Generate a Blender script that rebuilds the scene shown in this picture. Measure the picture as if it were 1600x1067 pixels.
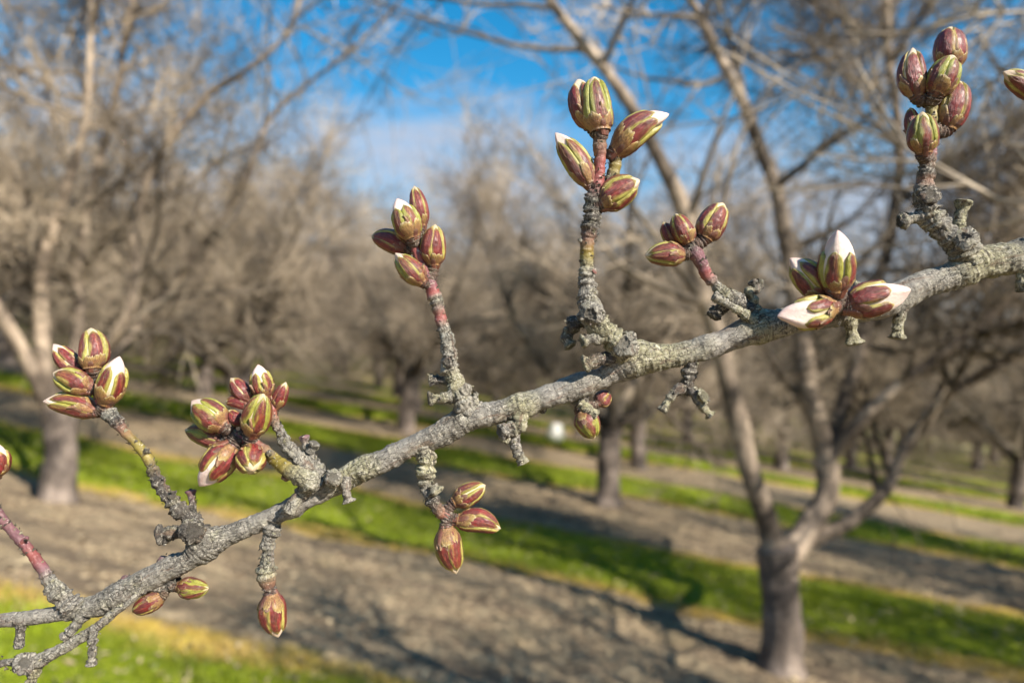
import bpy, math, random
import numpy as np
from mathutils import Vector, Matrix
R = math.radians
for o in list(bpy.data.objects): bpy.data.objects.remove(o)
SC = bpy.context.scene
COL = SC.collection

# ------------------------------------------------------------------ camera
F = 1155.6                 # focal length in photograph pixels (26 mm on 36 mm, 1600 px)
D = 0.25                   # distance to the branch
S = D / F                  # metres per photograph pixel at the branch
CAMZ = 1.58
PITCH = R(1.7)
cam_d = bpy.data.cameras.new('camera'); cam = bpy.data.objects.new('camera', cam_d); COL.objects.link(cam)
cam.location = (0, 0, CAMZ); cam.rotation_euler = (R(90) + PITCH, 0, 0)
cam_d.lens = 26; cam_d.sensor_width = 36; cam_d.clip_start = 0.01; cam_d.clip_end = 2000
cam_d.dof.use_dof = True; cam_d.dof.focus_distance = D; cam_d.dof.aperture_fstop = 8.2
SC.camera = cam
AX_R = np.array([1.0, 0, 0]); AX_F = np.array([0, math.cos(PITCH), math.sin(PITCH)]); AX_U = np.array([0, -math.sin(PITCH), math.cos(PITCH)])
CAM = np.array([0, 0, CAMZ])
def at(px, py, depth):
    return CAM + depth * (AX_F + AX_R * (px - 800) / F + AX_U * (533.5 - py) / F)

# ------------------------------------------------------------------ light and sky
SUN_EL = R(33); SUN_AZ = math.atan2(0.72, -0.69)       # direction towards the sun: behind the camera, to its right
SD = Vector((math.sin(SUN_AZ) * math.cos(SUN_EL), math.cos(SUN_AZ) * math.cos(SUN_EL), math.sin(SUN_EL)))
sun_d = bpy.data.lights.new('sun', 'SUN'); sun = bpy.data.objects.new('sun', sun_d); COL.objects.link(sun)
sun_d.energy = 5.0; sun_d.angle = R(0.5); sun_d.color = (1, 0.93, 0.81)
sun.rotation_euler = SD.to_track_quat('Z', 'Y').to_euler(); sun.location = (3, -4, 6)
W = bpy.data.worlds.new('World'); SC.world = W; W.use_nodes = True
nt = W.node_tree; nt.nodes.clear()
def N(nt, typ, **kw):
    n = nt.nodes.new(typ)
    for k, v in kw.items(): setattr(n, k, v)
    return n
def ramp(nt, stops, fac=None, interp='LINEAR'):
    n = nt.nodes.new('ShaderNodeValToRGB'); e = n.color_ramp.elements; n.color_ramp.interpolation = interp
    while len(e) > 1: e.remove(e[-1])
    e[0].position = stops[0][0]; e[0].color = (*stops[0][1], 1)
    for p, c in stops[1:]:
        q = e.new(p); q.color = (*c, 1)
    if fac is not None: nt.links.new(fac, n.inputs[0])
    return n.outputs[0]
def mixc(nt, f, a, b, mode='MIX'):
    n = nt.nodes.new('ShaderNodeMix'); n.data_type = 'RGBA'; n.blend_type = mode
    for i, v in ((0, f), (6, a), (7, b)):
        if hasattr(v, 'is_linked') or hasattr(v, 'links'): nt.links.new(v, n.inputs[i])
        elif i == 0: n.inputs[0].default_value = v
        else: n.inputs[i].default_value = (*v, 1)
    return n.outputs[2]
def mth(nt, op, a, b=None, c=None):
    n = nt.nodes.new('ShaderNodeMath'); n.operation = op
    for i, v in enumerate((a, b, c)):
        if v is None: continue
        if hasattr(v, 'links'): nt.links.new(v, n.inputs[i])
        else: n.inputs[i].default_value = v
    return n.outputs[0]
sky = N(nt, 'ShaderNodeTexSky', sky_type='NISHITA'); sky.sun_disc = False; sky.sun_elevation = SUN_EL; sky.sun_rotation = SUN_AZ
sky.air_density = 1.0; sky.dust_density = 0.0; sky.ozone_density = 1.6
hs = N(nt, 'ShaderNodeHueSaturation'); hs.inputs['Saturation'].default_value = 1.48; hs.inputs['Value'].default_value = 1.62; hs.inputs['Hue'].default_value = .488
nt.links.new(sky.outputs[0], hs.inputs['Color'])
tcw = N(nt, 'ShaderNodeTexCoord'); sep = N(nt, 'ShaderNodeSeparateXYZ'); nt.links.new(tcw.outputs['Generated'], sep.inputs[0])
mp = N(nt, 'ShaderNodeMapping'); mp.inputs['Scale'].default_value = (1, 1, 3.2); mp.inputs['Location'].default_value = (3.7, 1.2, 0.4); nt.links.new(tcw.outputs['Generated'], mp.inputs[0])
cn = N(nt, 'ShaderNodeTexNoise'); cn.inputs['Scale'].default_value = 3.2; cn.inputs['Detail'].default_value = 7; cn.inputs['Roughness'].default_value = 0.6
nt.links.new(mp.outputs[0], cn.inputs['Vector'])
elev = mth(nt, 'MULTIPLY', sep.outputs[2], -1.35)
cl = mth(nt, 'ADD', cn.outputs[0], elev)
clm = ramp(nt, [(0.00, (0, 0, 0)), (0.24, (1, 1, 1))], cl)
skyc = mixc(nt, mth(nt, 'MULTIPLY', clm, 0.85), hs.outputs[0], (4.9, 5.3, 6.3))
bg = N(nt, 'ShaderNodeBackground'); bg.inputs[1].default_value = 0.058; nt.links.new(skyc, bg.inputs[0])
out = N(nt, 'ShaderNodeOutputWorld'); nt.links.new(bg.outputs[0], out.inputs[0])
vs = SC.view_settings; SC.display_settings.display_device = 'sRGB'
vs.view_transform = 'Standard'; vs.look = 'None'; vs.gamma = 1; vs.exposure = 1.0; vs.use_curve_mapping = False
SC.render.engine = 'CYCLES'; SC.cycles.use_denoising = True; SC.cycles.max_bounces = 6; SC.cycles.transparent_max_bounces = 8
SC.cycles.sample_clamp_indirect = 6

# ------------------------------------------------------------------ numpy noise
def _h(i, j, k, s):
    n = (i * 374761393 + j * 668265263 + k * 2147483647 + s * 974634777) & 0xffffffff
    n = ((n ^ (n >> 13)) * 1274126177) & 0xffffffff
    n = ((n ^ (n >> 16)) * 2246822519) & 0xffffffff
    return ((n ^ (n >> 15)) & 0xffffff) / 16777216.0
def vnoise(p, seed=0):
    p = np.asarray(p, float); i = np.floor(p).astype(np.int64); f = p - i; f = f * f * f * (f * (f * 6 - 15) + 10)
    x, y, z = i[..., 0], i[..., 1], i[..., 2]; r = 0
    for a in (0, 1):
        for b in (0, 1):
            for c in (0, 1):
                w = (f[..., 0] if a else 1 - f[..., 0]) * (f[..., 1] if b else 1 - f[..., 1]) * (f[..., 2] if c else 1 - f[..., 2])
                r = r + w * _h(x + a, y + b, z + c, seed)
    return r * 2 - 1
def fbm(p, seed=0, o=3):
    r = 0; a = 1; t = 0
    for k in range(o):
        r = r + a * vnoise(p * (2.03 ** k) + k * 7.7, seed + k); t += a; a *= .5
    return r / t * 1.5
def sstep(a, b, x):
    t = np.clip((x - a) / (b - a), 0, 1); return t * t * (3 - 2 * t)

# ------------------------------------------------------------------ mesh builder
class MB:
    def __init__(s): s.v = []; s.q = []; s.t = []; s.c = []; s.tc = []; s.n = 0
    def add(s, v, q=None, t=None, c=(1, 1, 1, 1), tc=None):
        v = np.asarray(v, float).reshape(-1, 3); m = len(v)
        if q is not None and len(q): s.q.append(np.asarray(q, np.int64).reshape(-1, 4) + s.n)
        if t is not None and len(t): s.t.append(np.asarray(t, np.int64).reshape(-1, 3) + s.n)
        c = np.asarray(c, float); c = np.broadcast_to(c, (m, 4)) if c.ndim == 1 else c.reshape(-1, 4)
        s.v.append(v); s.c.append(c); s.tc.append(np.zeros((m, 3)) if tc is None else np.asarray(tc).reshape(-1, 3)); s.n += m
    def build(s, name, mat, parent=None, origin=(0, 0, 0), smooth=True, attrs=True):
        v = np.concatenate(s.v) - np.asarray(origin, float)
        q = np.concatenate(s.q) if s.q else np.zeros((0, 4), np.int64); t = np.concatenate(s.t) if s.t else np.zeros((0, 3), np.int64)
        me = bpy.data.meshes.new(name); me.vertices.add(len(v)); me.vertices.foreach_set('co', v.astype(np.float32).ravel())
        nl = len(q) * 4 + len(t) * 3; me.loops.add(nl); me.polygons.add(len(q) + len(t))
        me.loops.foreach_set('vertex_index', np.concatenate([q.ravel(), t.ravel()]).astype(np.int32))
        ls = np.concatenate([np.arange(len(q)) * 4, len(q) * 4 + np.arange(len(t)) * 3]).astype(np.int32)
        me.polygons.foreach_set('loop_start', ls)
        me.update(calc_edges=True); me.validate()
        me.polygons.foreach_set('use_smooth', np.full(len(me.polygons), smooth))
        if attrs:
            a = me.color_attributes.new('Col', 'FLOAT_COLOR', 'POINT'); a.data.foreach_set('color', np.concatenate(s.c).astype(np.float32).ravel())
            a = me.attributes.new('tc', 'FLOAT_VECTOR', 'POINT'); a.data.foreach_set('vector', np.concatenate(s.tc).astype(np.float32).ravel())
        me.materials.append(mat); o = bpy.data.objects.new(name, me); COL.objects.link(o)
        if parent: o.parent = parent
        return o
def grid_faces(n, m, wrap=False):
    i = np.arange(n - 1)[:, None]; j = np.arange(m if wrap else m - 1)[None, :]; j2 = (j + 1) % m
    return np.stack([i * m + j, i * m + j2, (i + 1) * m + j2, (i + 1) * m + j], -1).reshape(-1, 4)
def catmull(P, per):
    P = np.asarray(P, float); n = len(P)
    if n < 3:
        t = np.linspace(0, 1, per * (n - 1) + 1)[:, None]; return P[0] * (1 - t) + P[-1] * t
    E = np.vstack([2 * P[0] - P[1], P, 2 * P[-1] - P[-2]]); o = []
    for i in range(n - 1):
        a, b, c, d = E[i:i + 4]; t = np.linspace(0, 1, per, endpoint=False)[:, None]
        o.append(.5 * ((2 * b) + (c - a) * t + (2 * a - 5 * b + 4 * c - d) * t * t + (3 * b - a - 3 * c + d) * t ** 3))
    o.append(P[-1:]); return np.vstack(o)
def resample(P, step):
    """P (n,k), first three columns are positions: dense catmull then even spacing"""
    C = catmull(P, 24); L = np.r_[0, np.cumsum(np.linalg.norm(np.diff(C[:, :3], axis=0), axis=1))]
    n = max(3, int(L[-1] / step) + 1); s = np.linspace(0, L[-1], n)
    return np.stack([np.interp(s, L, C[:, k]) for k in range(C.shape[1])], 1), s
def frames(P):
    T = np.gradient(P, axis=0); T /= np.linalg.norm(T, axis=1)[:, None] + 1e-12
    u = np.cross(T[0], [0.13, 0.31, 0.94]); u /= np.linalg.norm(u); U = [u]
    for k in range(1, len(P)):
        u = u - T[k] * np.dot(u, T[k]); u /= np.linalg.norm(u) + 1e-12; U.append(u)
    U = np.array(U); return T, U, np.cross(T, U)

# ------------------------------------------------------------------ materials
def new_mat(name):
    m = bpy.data.materials.new(name); m.use_nodes = True; t = m.node_tree; b = t.nodes['Principled BSDF']; return m, t, b
def noise(t, vec, scale, detail=4, rough=.6, dist=0):
    n = N(t, 'ShaderNodeTexNoise'); n.inputs['Scale'].default_value = scale; n.inputs['Detail'].default_value = detail
    n.inputs['Roughness'].default_value = rough; n.inputs['Distortion'].default_value = dist
    if vec is not None: t.links.new(vec, n.inputs['Vector'])
    return n.outputs[0]
def mapping(t, vec, sc):
    m = N(t, 'ShaderNodeMapping'); m.inputs['Scale'].default_value = sc; t.links.new(vec, m.inputs[0]); return m.outputs[0]
def attr(t, name): n = N(t, 'ShaderNodeAttribute'); n.attribute_name = name; return n
def bump(t, b, h, st, dist):
    n = N(t, 'ShaderNodeBump'); n.inputs['Strength'].default_value = st; n.inputs['Distance'].default_value = dist
    t.links.new(h, n.inputs['Height']); t.links.new(n.outputs[0], b.inputs['Normal'])

def bark_macro():
    m, t, b = new_mat('branch_bark'); a = attr(t, 'Col'); tc = attr(t, 'tc').outputs['Vector']; rgh = a.outputs['Alpha']
    v1 = mapping(t, tc, (.035, .085, .085)); n1 = noise(t, v1, 1, 6, .65, .8)
    v2 = mapping(t, tc, (.10, .16, .16)); n2 = noise(t, v2, 1, 8, .75, 1.2)
    # flaky plates: warped cells
    vo = N(t, 'ShaderNodeTexVoronoi', feature='DISTANCE_TO_EDGE'); vo.inputs['Scale'].default_value = 1
    wv = N(t, 'ShaderNodeVectorMath', operation='ADD'); nv = N(t, 'ShaderNodeTexNoise'); nv.inputs['Scale'].default_value = .11; nv.inputs['Detail'].default_value = 4
    t.links.new(tc, nv.inputs['Vector']); sc = N(t, 'ShaderNodeVectorMath', operation='SCALE'); sc.inputs['Scale'].default_value = 1.6
    t.links.new(nv.outputs['Color'], sc.inputs[0]); t.links.new(mapping(t, tc, (.09, .15, .15)), wv.inputs[0]); t.links.new(sc.outputs[0], wv.inputs[1]); t.links.new(wv.outputs[0], vo.inputs['Vector'])
    crack = ramp(t, [(0.0, (1, 1, 1)), (0.07, (0, 0, 0))], vo.outputs['Distance'])
    gate = ramp(t, [(0.40, (0, 0, 0)), (0.56, (1, 1, 1))], n1)
    cr = mth(t, 'MULTIPLY', mth(t, 'MULTIPLY', crack, gate), rgh)
    # dark pits and flecks
    fl = ramp(t, [(0.55, (0, 0, 0)), (0.59, (1, 1, 1))], n2); flk = mth(t, 'MULTIPLY', fl, rgh)
    lt = ramp(t, [(0.40, (1, 1, 1)), (0.48, (0, 0, 0))], n2)
    c = a.outputs['Color']
    c = mixc(t, mth(t, 'MULTIPLY', mth(t, 'MULTIPLY', lt, rgh), .62), c, (.58, .53, .44))
    brn = ramp(t, [(0.56, (0, 0, 0)), (0.63, (1, 1, 1))], noise(t, mapping(t, tc, (.012, .05, .05)), 1, 7, .7, .6))
    c = mixc(t, mth(t, 'MULTIPLY', mth(t, 'MULTIPLY', brn, mth(t, 'MINIMUM', mth(t, 'MULTIPLY', rgh, 2.0), 1.0)), .75), c, (.17, .105, .07))
    lich = ramp(t, [(0.52, (0, 0, 0)), (0.66, (1, 1, 1))], noise(t, tc, .03, 5, .7))
    c = mixc(t, mth(t, 'MULTIPLY', mth(t, 'MULTIPLY', lich, rgh), .22), c, (.42, .40, .20))
    c = mixc(t, mth(t, 'MULTIPLY', flk, .60), c, (.075, .06, .045))
    c = mixc(t, mth(t, 'MULTIPLY', cr, .95), c, (.02, .016, .013))
    len_ = ramp(t, [(.66, (0, 0, 0)), (.70, (1, 1, 1))], noise(t, mapping(t, tc, (.55, .11, .11)), 1, 2, .5))
    c = mixc(t, mth(t, 'MULTIPLY', len_, .7), c, (.60, .54, .43))
    pit = ramp(t, [(.60, (0, 0, 0)), (.66, (1, 1, 1))], noise(t, mapping(t, tc, (.20, .32, .32)), 1, 3, .6))
    c = mixc(t, mth(t, 'MULTIPLY', mth(t, 'MULTIPLY', pit, mth(t, 'MINIMUM', mth(t, 'MULTIPLY', rgh, 2.2), 1.0)), .72), c, (.045, .036, .03))
    rc = noise(t, mapping(t, tc, (.34, .035, .035)), 1, 4, .65, .5); rl = ramp(t, [(.40, (1, 1, 1)), (.45, (0, 0, 0))], rc)
    rg2 = ramp(t, [(.44, (0, 0, 0)), (.58, (1, 1, 1))], noise(t, tc, .035, 3, .6)); rlm = mth(t, 'MULTIPLY', mth(t, 'MULTIPLY', rl, rg2), rgh)
    c = mixc(t, mth(t, 'MULTIPLY', rlm, .8), c, (.055, .042, .034))
    sm = ramp(t, [(0.55, (0, 0, 0)), (0.72, (1, 1, 1))], noise(t, tc, .22, 3, .7))
    inv = mth(t, 'SUBTRACT', 1.0, rgh)
    c = mixc(t, mth(t, 'MULTIPLY', mth(t, 'MULTIPLY', sm, inv), .5), c, (.09, .04, .03))
    t.links.new(c, b.inputs['Base Color'])
    r = mth(t, 'MULTIPLY_ADD', rgh, .32, .50); t.links.new(r, b.inputs['Roughness'])
    h = mth(t, 'SUBTRACT', mth(t, 'MULTIPLY_ADD', n2, -1.4, 1.0), mth(t, 'MULTIPLY', crack, mth(t, 'MULTIPLY', gate, .8)))
    h = mth(t, 'MULTIPLY_ADD', noise(t, tc, .45, 3, .6), .35, h)
    h = mth(t, 'MULTIPLY', h, mth(t, 'MULTIPLY_ADD', rgh, .8, .2))
    bump(t, b, h, 1.0, .00065)
    return m
def bud_mat():
    m, t, b = new_mat('bud_scales'); a = attr(t, 'Col'); tc = attr(t, 'tc').outputs['Vector']
    n = noise(t, mapping(t, tc, (4, 34, 34)), 1, 5, .65, .4)
    c = mixc(t, mth(t, 'MULTIPLY', ramp(t, [(.42, (0, 0, 0)), (.62, (1, 1, 1))], n), .16), a.outputs['Color'], (.40, .17, .08))
    c2 = mixc(t, a.outputs['Alpha'], a.outputs['Color'], c)
    d = ramp(t, [(.40, (.38, .33, .33)), (.56, (1.1, 1.1, 1.1))], noise(t, mapping(t, tc, (7, 26, 26)), 1, 5, .7))
    c3 = mixc(t, mth(t, 'MULTIPLY', a.outputs['Alpha'], .9), (1, 1, 1), d)
    c4 = mixc(t, 1.0, c2, c3, 'MULTIPLY')
    wear = ramp(t, [(.56, (0, 0, 0)), (.66, (1, 1, 1))], noise(t, mapping(t, tc, (9, 12, 12)), 1, 6, .75, .8))
    c4 = mixc(t, mth(t, 'MULTIPLY', mth(t, 'MULTIPLY', wear, a.outputs['Alpha']), .55), c4, (.07, .035, .022))
    c4 = mixc(t, mth(t, 'MULTIPLY', ramp(t, [(.62, (0, 0, 0)), (.70, (1, 1, 1))], noise(t, mapping(t, tc, (5, 60, 60)), 1, 3, .6)), mth(t, 'MULTIPLY', a.outputs['Alpha'], .35)), c4, (.50, .36, .20))
    t.links.new(c4, b.inputs['Base Color']); b.inputs['Roughness'].default_value = .40
    b.inputs['Subsurface Weight'].default_value = .05; b.inputs['Subsurface Radius'].default_value = (.0015, .0008, .0004); b.inputs['Subsurface Scale'].default_value = 1
    b.inputs['Coat Weight'].default_value = .22; b.inputs['Coat Roughness'].default_value = .35
    b.inputs['Sheen Weight'].default_value = 0
    bump(t, b, n, .9, .0005)
    return m
def tree_mat(name, c1, c2, sc, bs):
    m, t, b = new_mat(name); tx = N(t, 'ShaderNodeTexCoord').outputs['Object']
    n = noise(t, mapping(t, tx, (sc, sc, sc * .35)), 1, 6, .7, .5)
    big = ramp(t, [(.40, (.30, .28, .265)), (.60, (1.4, 1.36, 1.3))], noise(t, tx, 1.6, 3, .6))
    t.links.new(mixc(t, 1.0, mixc(t, 1.0, ramp(t, [(.35, c1), (.65, c2)], n), big, 'MULTIPLY'), attr(t, 'Col').outputs['Color'], 'MULTIPLY'), b.inputs['Base Color']); b.inputs['Roughness'].default_value = .85
    bump(t, b, n, .8, bs)
    return m
M_BARK = bark_macro(); M_BUD = bud_mat()
M_TRUNK = tree_mat('trunk_bark', (.075, .058, .05), (.25, .205, .175), 22, .02)
M_LIMB = tree_mat('limb_bark', (.15, .115, .09), (.46, .37, .285), 16, .02)
M_TWIG = tree_mat('twig_bark', (.20, .165, .125), (.48, .405, .315), 5, .004)

STRIPS = [(-6.9, -4.9), (-1.9, 0.1) , (1.2, 3.35), (5.7, 7.5), (10.3, 12.3), (15.1, 17.0), (19.8, 21.6), (24.3, 26.3), (29.0, 30.9), (33.7, 35.5), (38.2, 40.2), (42.9, 44.9), (47.5, 49.5), (52.1, 54.1)]
STRIPS = [STRIPS[0]] + STRIPS[2:]
SL, RX = -0.14, 0.231          # ground falls to the right; rows run along y + RX*x = const
def gz(x, y):
    return SL * x + .035 * vnoise(np.stack([np.asarray(x) * .55, np.asarray(y) * .55, np.zeros_like(np.asarray(x, float))], -1), 5) 
def ground_mat():
    m, t, b = new_mat('orchard_floor'); g = N(t, 'ShaderNodeNewGeometry'); s = N(t, 'ShaderNodeSeparateXYZ'); t.links.new(g.outputs['Position'], s.inputs[0])
    pos = g.outputs['Position']
    p = mth(t, 'MULTIPLY_ADD', s.outputs[0], RX, s.outputs[1])
    w = mth(t, 'MULTIPLY_ADD', noise(t, pos, 1.3, 4, .6), .5, -.25); w2 = mth(t, 'MULTIPLY_ADD', noise(t, pos, 6, 4, .7), .22, -.11)
    p = mth(t, 'ADD', mth(t, 'ADD', p, w), w2)
    green = None; yel = None
    for a, c in STRIPS + [(56.8 + 4.65 * k, 58.7 + 4.65 * k) for k in range(8)]:
        d = mth(t, 'SUBTRACT', (c - a) / 2, mth(t, 'ABSOLUTE', mth(t, 'SUBTRACT', p, (a + c) / 2)))
        green = d if green is None else mth(t, 'MAXIMUM', green, d)
    n1 = noise(t, pos, 3.5, 6, .65); n2 = noise(t, pos, 26, 5, .7); n3 = noise(t, pos, 1.1, 4, .6)
    soil = ramp(t, [(.36, (.11, .078, .05)), (.5, (.30, .22, .14)), (.64, (.58, .45, .275))], n2)
    soil = mixc(t, ramp(t, [(.45, (0, 0, 0)), (.75, (.7, .7, .7))], n1), soil, (.46, .36, .225))
    soil = mixc(t, mth(t, 'MULTIPLY', ramp(t, [(.55, (0, 0, 0)), (.75, (1, 1, 1))], n3), .4), soil, (.22, .19, .08))
    vr = N(t, 'ShaderNodeVectorRotate'); vr.rotation_type = 'Z_AXIS'; vr.inputs['Angle'].default_value = math.atan(RX); t.links.new(pos, vr.inputs['Vector'])
    stk = noise(t, mapping(t, vr.outputs[0], (.55, 6.5, 1)), 1, 5, .65, .3)
    soil = mixc(t, mth(t, 'MULTIPLY', ramp(t, [(.42, (1, 1, 1)), (.50, (0, 0, 0))], stk), .8), soil, (.14, .105, .075))
    yl = ramp(t, [(.35, (.42, .26, .04)), (.65, (.66, .47, .10))], n2)
    gr = ramp(t, [(.32, (.09, .13, .008)), (.5, (.19, .24, .012)), (.68, (.32, .35, .022))], n2)
    gr = mixc(t, mth(t, 'MULTIPLY', ramp(t, [(.56, (0, 0, 0)), (.72, (1, 1, 1))], n1), .6), gr, (.36, .33, .06))
    c = mixc(t, mth(t, 'MULTIPLY', ramp(t, [(.0, (0, 0, 0)), (.12, (1, 1, 1))], mth(t, 'ADD', green, .16)), ramp(t, [(.3, (.45, .45, .45)), (.6, (1, 1, 1))], n1)), soil, yl)
    c = mixc(t, ramp(t, [(.0, (0, 0, 0)), (.22, (1, 1, 1))], green), c, gr)
    t.links.new(c, b.inputs['Base Color']); b.inputs['Roughness'].default_value = .95; b.inputs['Specular IOR Level'].default_value = .15
    bump(t, b, mth(t, 'ADD', n2, mth(t, 'MULTIPLY', n1, 2.0)), 1, .035)
    return m
M_GROUND = ground_mat()

def tag(o, label=None, cat=None, group=None, kind=None):
    for k, v in (('label', label), ('category', cat), ('group', group), ('kind', kind)):
        if v: o[k] = v
    return o
def empty(name, loc):
    o = bpy.data.objects.new(name, None); COL.objects.link(o); o.location = loc; o.empty_display_size = .05; return o

# ------------------------------------------------------------------ ground
def build_ground():
    u = np.linspace(-1, 1, 520); k = 6.2
    gx = np.sinh(u * k) / np.sinh(k) * 420; gy = np.sinh(u * k) / np.sinh(k) * 420 + 5
    X, Y = np.meshgrid(gx, gy, indexing='ij'); Z = gz(X, Y)
    near = np.exp(-(X ** 2 + (Y - 5) ** 2) / 120.)
    Z = Z + near * (.026 * fbm(np.stack([X * 4, Y * 5, X * 0], -1), 3, 3) + .016 * fbm(np.stack([X * 13, Y * 16, X * 0], -1), 9, 2))
    mb = MB(); mb.add(np.stack([X, Y, Z], -1), grid_faces(520, 520)[:, ::-1])
    o = mb.build('ground', M_GROUND, attrs=False); tag(o, kind='structure')
    o['label'] = 'tan soil orchard floor with green and yellow strips falling to the right'
build_ground()

def blades():
    rng = np.random.default_rng(4)
    m, t, b = new_mat('grass_blade'); a = attr(t, 'Col'); t.links.new(a.outputs['Color'], b.inputs['Base Color']); b.inputs['Roughness'].default_value = .5
    tr = N(t, 'ShaderNodeBsdfTranslucent'); t.links.new(a.outputs['Color'], tr.inputs[0]); mx = N(t, 'ShaderNodeMixShader'); mx.inputs[0].default_value = .35
    t.links.new(b.outputs[0], mx.inputs[1]); t.links.new(tr.outputs[0], mx.inputs[2]); t.links.new(mx.outputs[0], t.nodes['Material Output'].inputs[0])
    names = {2: 'grass', 3: 'grass'}
    for si, (a0, a1) in enumerate(STRIPS[1:6]):
        dens = [2600, 2400, 1100, 500, 260][si]; ym = (a0 + a1) / 2
        xr = .78 * a1 + 1.5; xl = -xr
        n = int(dens * (a1 - a0 + .5) * (xr - xl))
        x = rng.uniform(xl, xr, n); p = rng.uniform(a0 - .12, a1 + .12, n); y = p - RX * x
        ok = (y > .7) & (y < 40)
        x, y, p = x[ok], y[ok], p[ok]; n = len(x)
        pn = p + .5 * .5 * vnoise(np.stack([x * 1.3, y * 1.3, x * 0], -1), 2)
        edge = np.minimum(pn - a0, a1 - pn)
        thin = rng.uniform(0, 1, n) < np.clip(.25 + sstep(-.2, .15, edge), 0, 1)
        x, y, edge = x[thin], y[thin], edge[thin]; n = len(x)
        yel = sstep(.10, -.05, edge + rng.normal(0, .05, n))
        hgt = rng.uniform(.02, .055, n) * (1 + .5 * vnoise(np.stack([x * 3, y * 3, x * 0], -1), 8)); hgt *= [1, 1, 1.2, 1.4, 1.6][si]
        th = rng.uniform(0, 2 * np.pi, n); wd = rng.uniform(.003, .006, n) * [1, 1, 1.6, 2.4, 3.4][si]
        z = gz(x, y) - .004
        dx, dy = np.cos(th) * wd, np.sin(th) * wd; ln = rng.normal(0, .5, (n, 2)) * hgt[:, None]
        A = np.stack([x - dx, y - dy, z], -1); B = np.stack([x + dx, y + dy, z], -1); C = np.stack([x + ln[:, 0], y + ln[:, 1], z + hgt], -1)
        g = rng.uniform(0, 1, (n, 1)); patch = .5 + .5 * vnoise(np.stack([x * 1.7, y * 1.7, x * 0], -1), 12)[:, None]
        gc = np.array([.16, .21, .010]) * (1 - g) + np.array([.40, .47, .025]) * g; gc = gc * (.5 + .75 * patch)
        yc = np.array([.45, .29, .07]) * (1 - g) + np.array([.72, .52, .17]) * g
        col = gc * (1 - yel[:, None]) + yc * yel[:, None]; col = np.c_[col, np.ones(n)]
        V = np.stack([A, B, C], 1).reshape(-1, 3); mb = MB(); mb.add(V, None, np.arange(3 * n).reshape(-1, 3), np.repeat(col, 3, 0))
        o = mb.build('grass', m, smooth=False); ws = ['nearest to the camera, crossing the lower left corner', 'running behind the trunk of the nearest tree', 'beyond the second row of trees', 'beyond the third row of trees', 'beyond the fourth row of trees']
        tag(o, 'short bright green grass strip ' + ws[si], 'grass', kind='stuff')
blades()

def litter():
    rng = np.random.default_rng(8); n = 16000
    m, t, b = new_mat('dry_litter'); a = attr(t, 'Col'); t.links.new(a.outputs['Color'], b.inputs['Base Color']); b.inputs['Roughness'].default_value = .8
    y = rng.uniform(1.5, 11, n); x = rng.uniform(-1, 1, n) * (.75 * y + 1)
    z = gz(x, y) + rng.uniform(.0, .02, n); th = rng.uniform(0, 6.28, n); L = rng.uniform(.01, .035, n); w = L * rng.uniform(.15, .5, n)
    d = np.stack([np.cos(th), np.sin(th), rng.normal(0, .25, n)], -1); e = np.stack([-np.sin(th), np.cos(th), rng.normal(0, .3, n)], -1); c = np.stack([x, y, z], -1)
    V = np.stack([c - d * L[:, None], c + e * w[:, None], c + d * L[:, None], c - e * w[:, None]], 1).reshape(-1, 3)
    g = rng.uniform(0, 1, (n, 1)); col = np.array([.14, .09, .055]) * (1 - g) + np.array([.55, .43, .26]) * g
    mb = MB(); mb.add(V, np.arange(4 * n).reshape(-1, 4), None, np.repeat(np.c_[col, np.ones(n)], 4, 0))
    tag(mb.build('dry_litter', m, smooth=False), 'dry tan leaf and hull litter scattered over the bare soil between the grass strips', 'litter', kind='stuff')
litter()

# ------------------------------------------------------------------ orchard trees
def tube(mb, P, r0, r1, sides, prof=None):
    P = np.asarray(P, float); n = len(P); T, U, V = frames(P)
    rr = np.linspace(r0, r1, n) if prof is None else np.asarray(prof)
    a = np.arange(sides) * 2 * np.pi / sides
    v = P[:, None] + rr[:, None, None] * (np.cos(a)[None, :, None] * U[:, None] + np.sin(a)[None, :, None] * V[:, None])
    c = .42 if r0 > .014 else (.7 if r0 > .005 else 1.12)
    mb.add(v, grid_faces(n, sides, True), None, (c, c * .97, c * .94, 1))
def wander(rng, p, d, L, n, bend, up):
    P = [np.array(p)]; d = np.array(d, float); d /= np.linalg.norm(d)
    for k in range(n):
        d = d + rng.normal(0, bend, 3) + np.array([0, 0, up]); d /= np.linalg.norm(d); P.append(P[-1] + d * L / n)
    return np.array(P)
def side(rng, d, ang):
    v = rng.normal(0, 1, 3); v -= d * np.dot(v, d); v /= np.linalg.norm(v); return d * math.cos(ang) + v * math.sin(ang)
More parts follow.
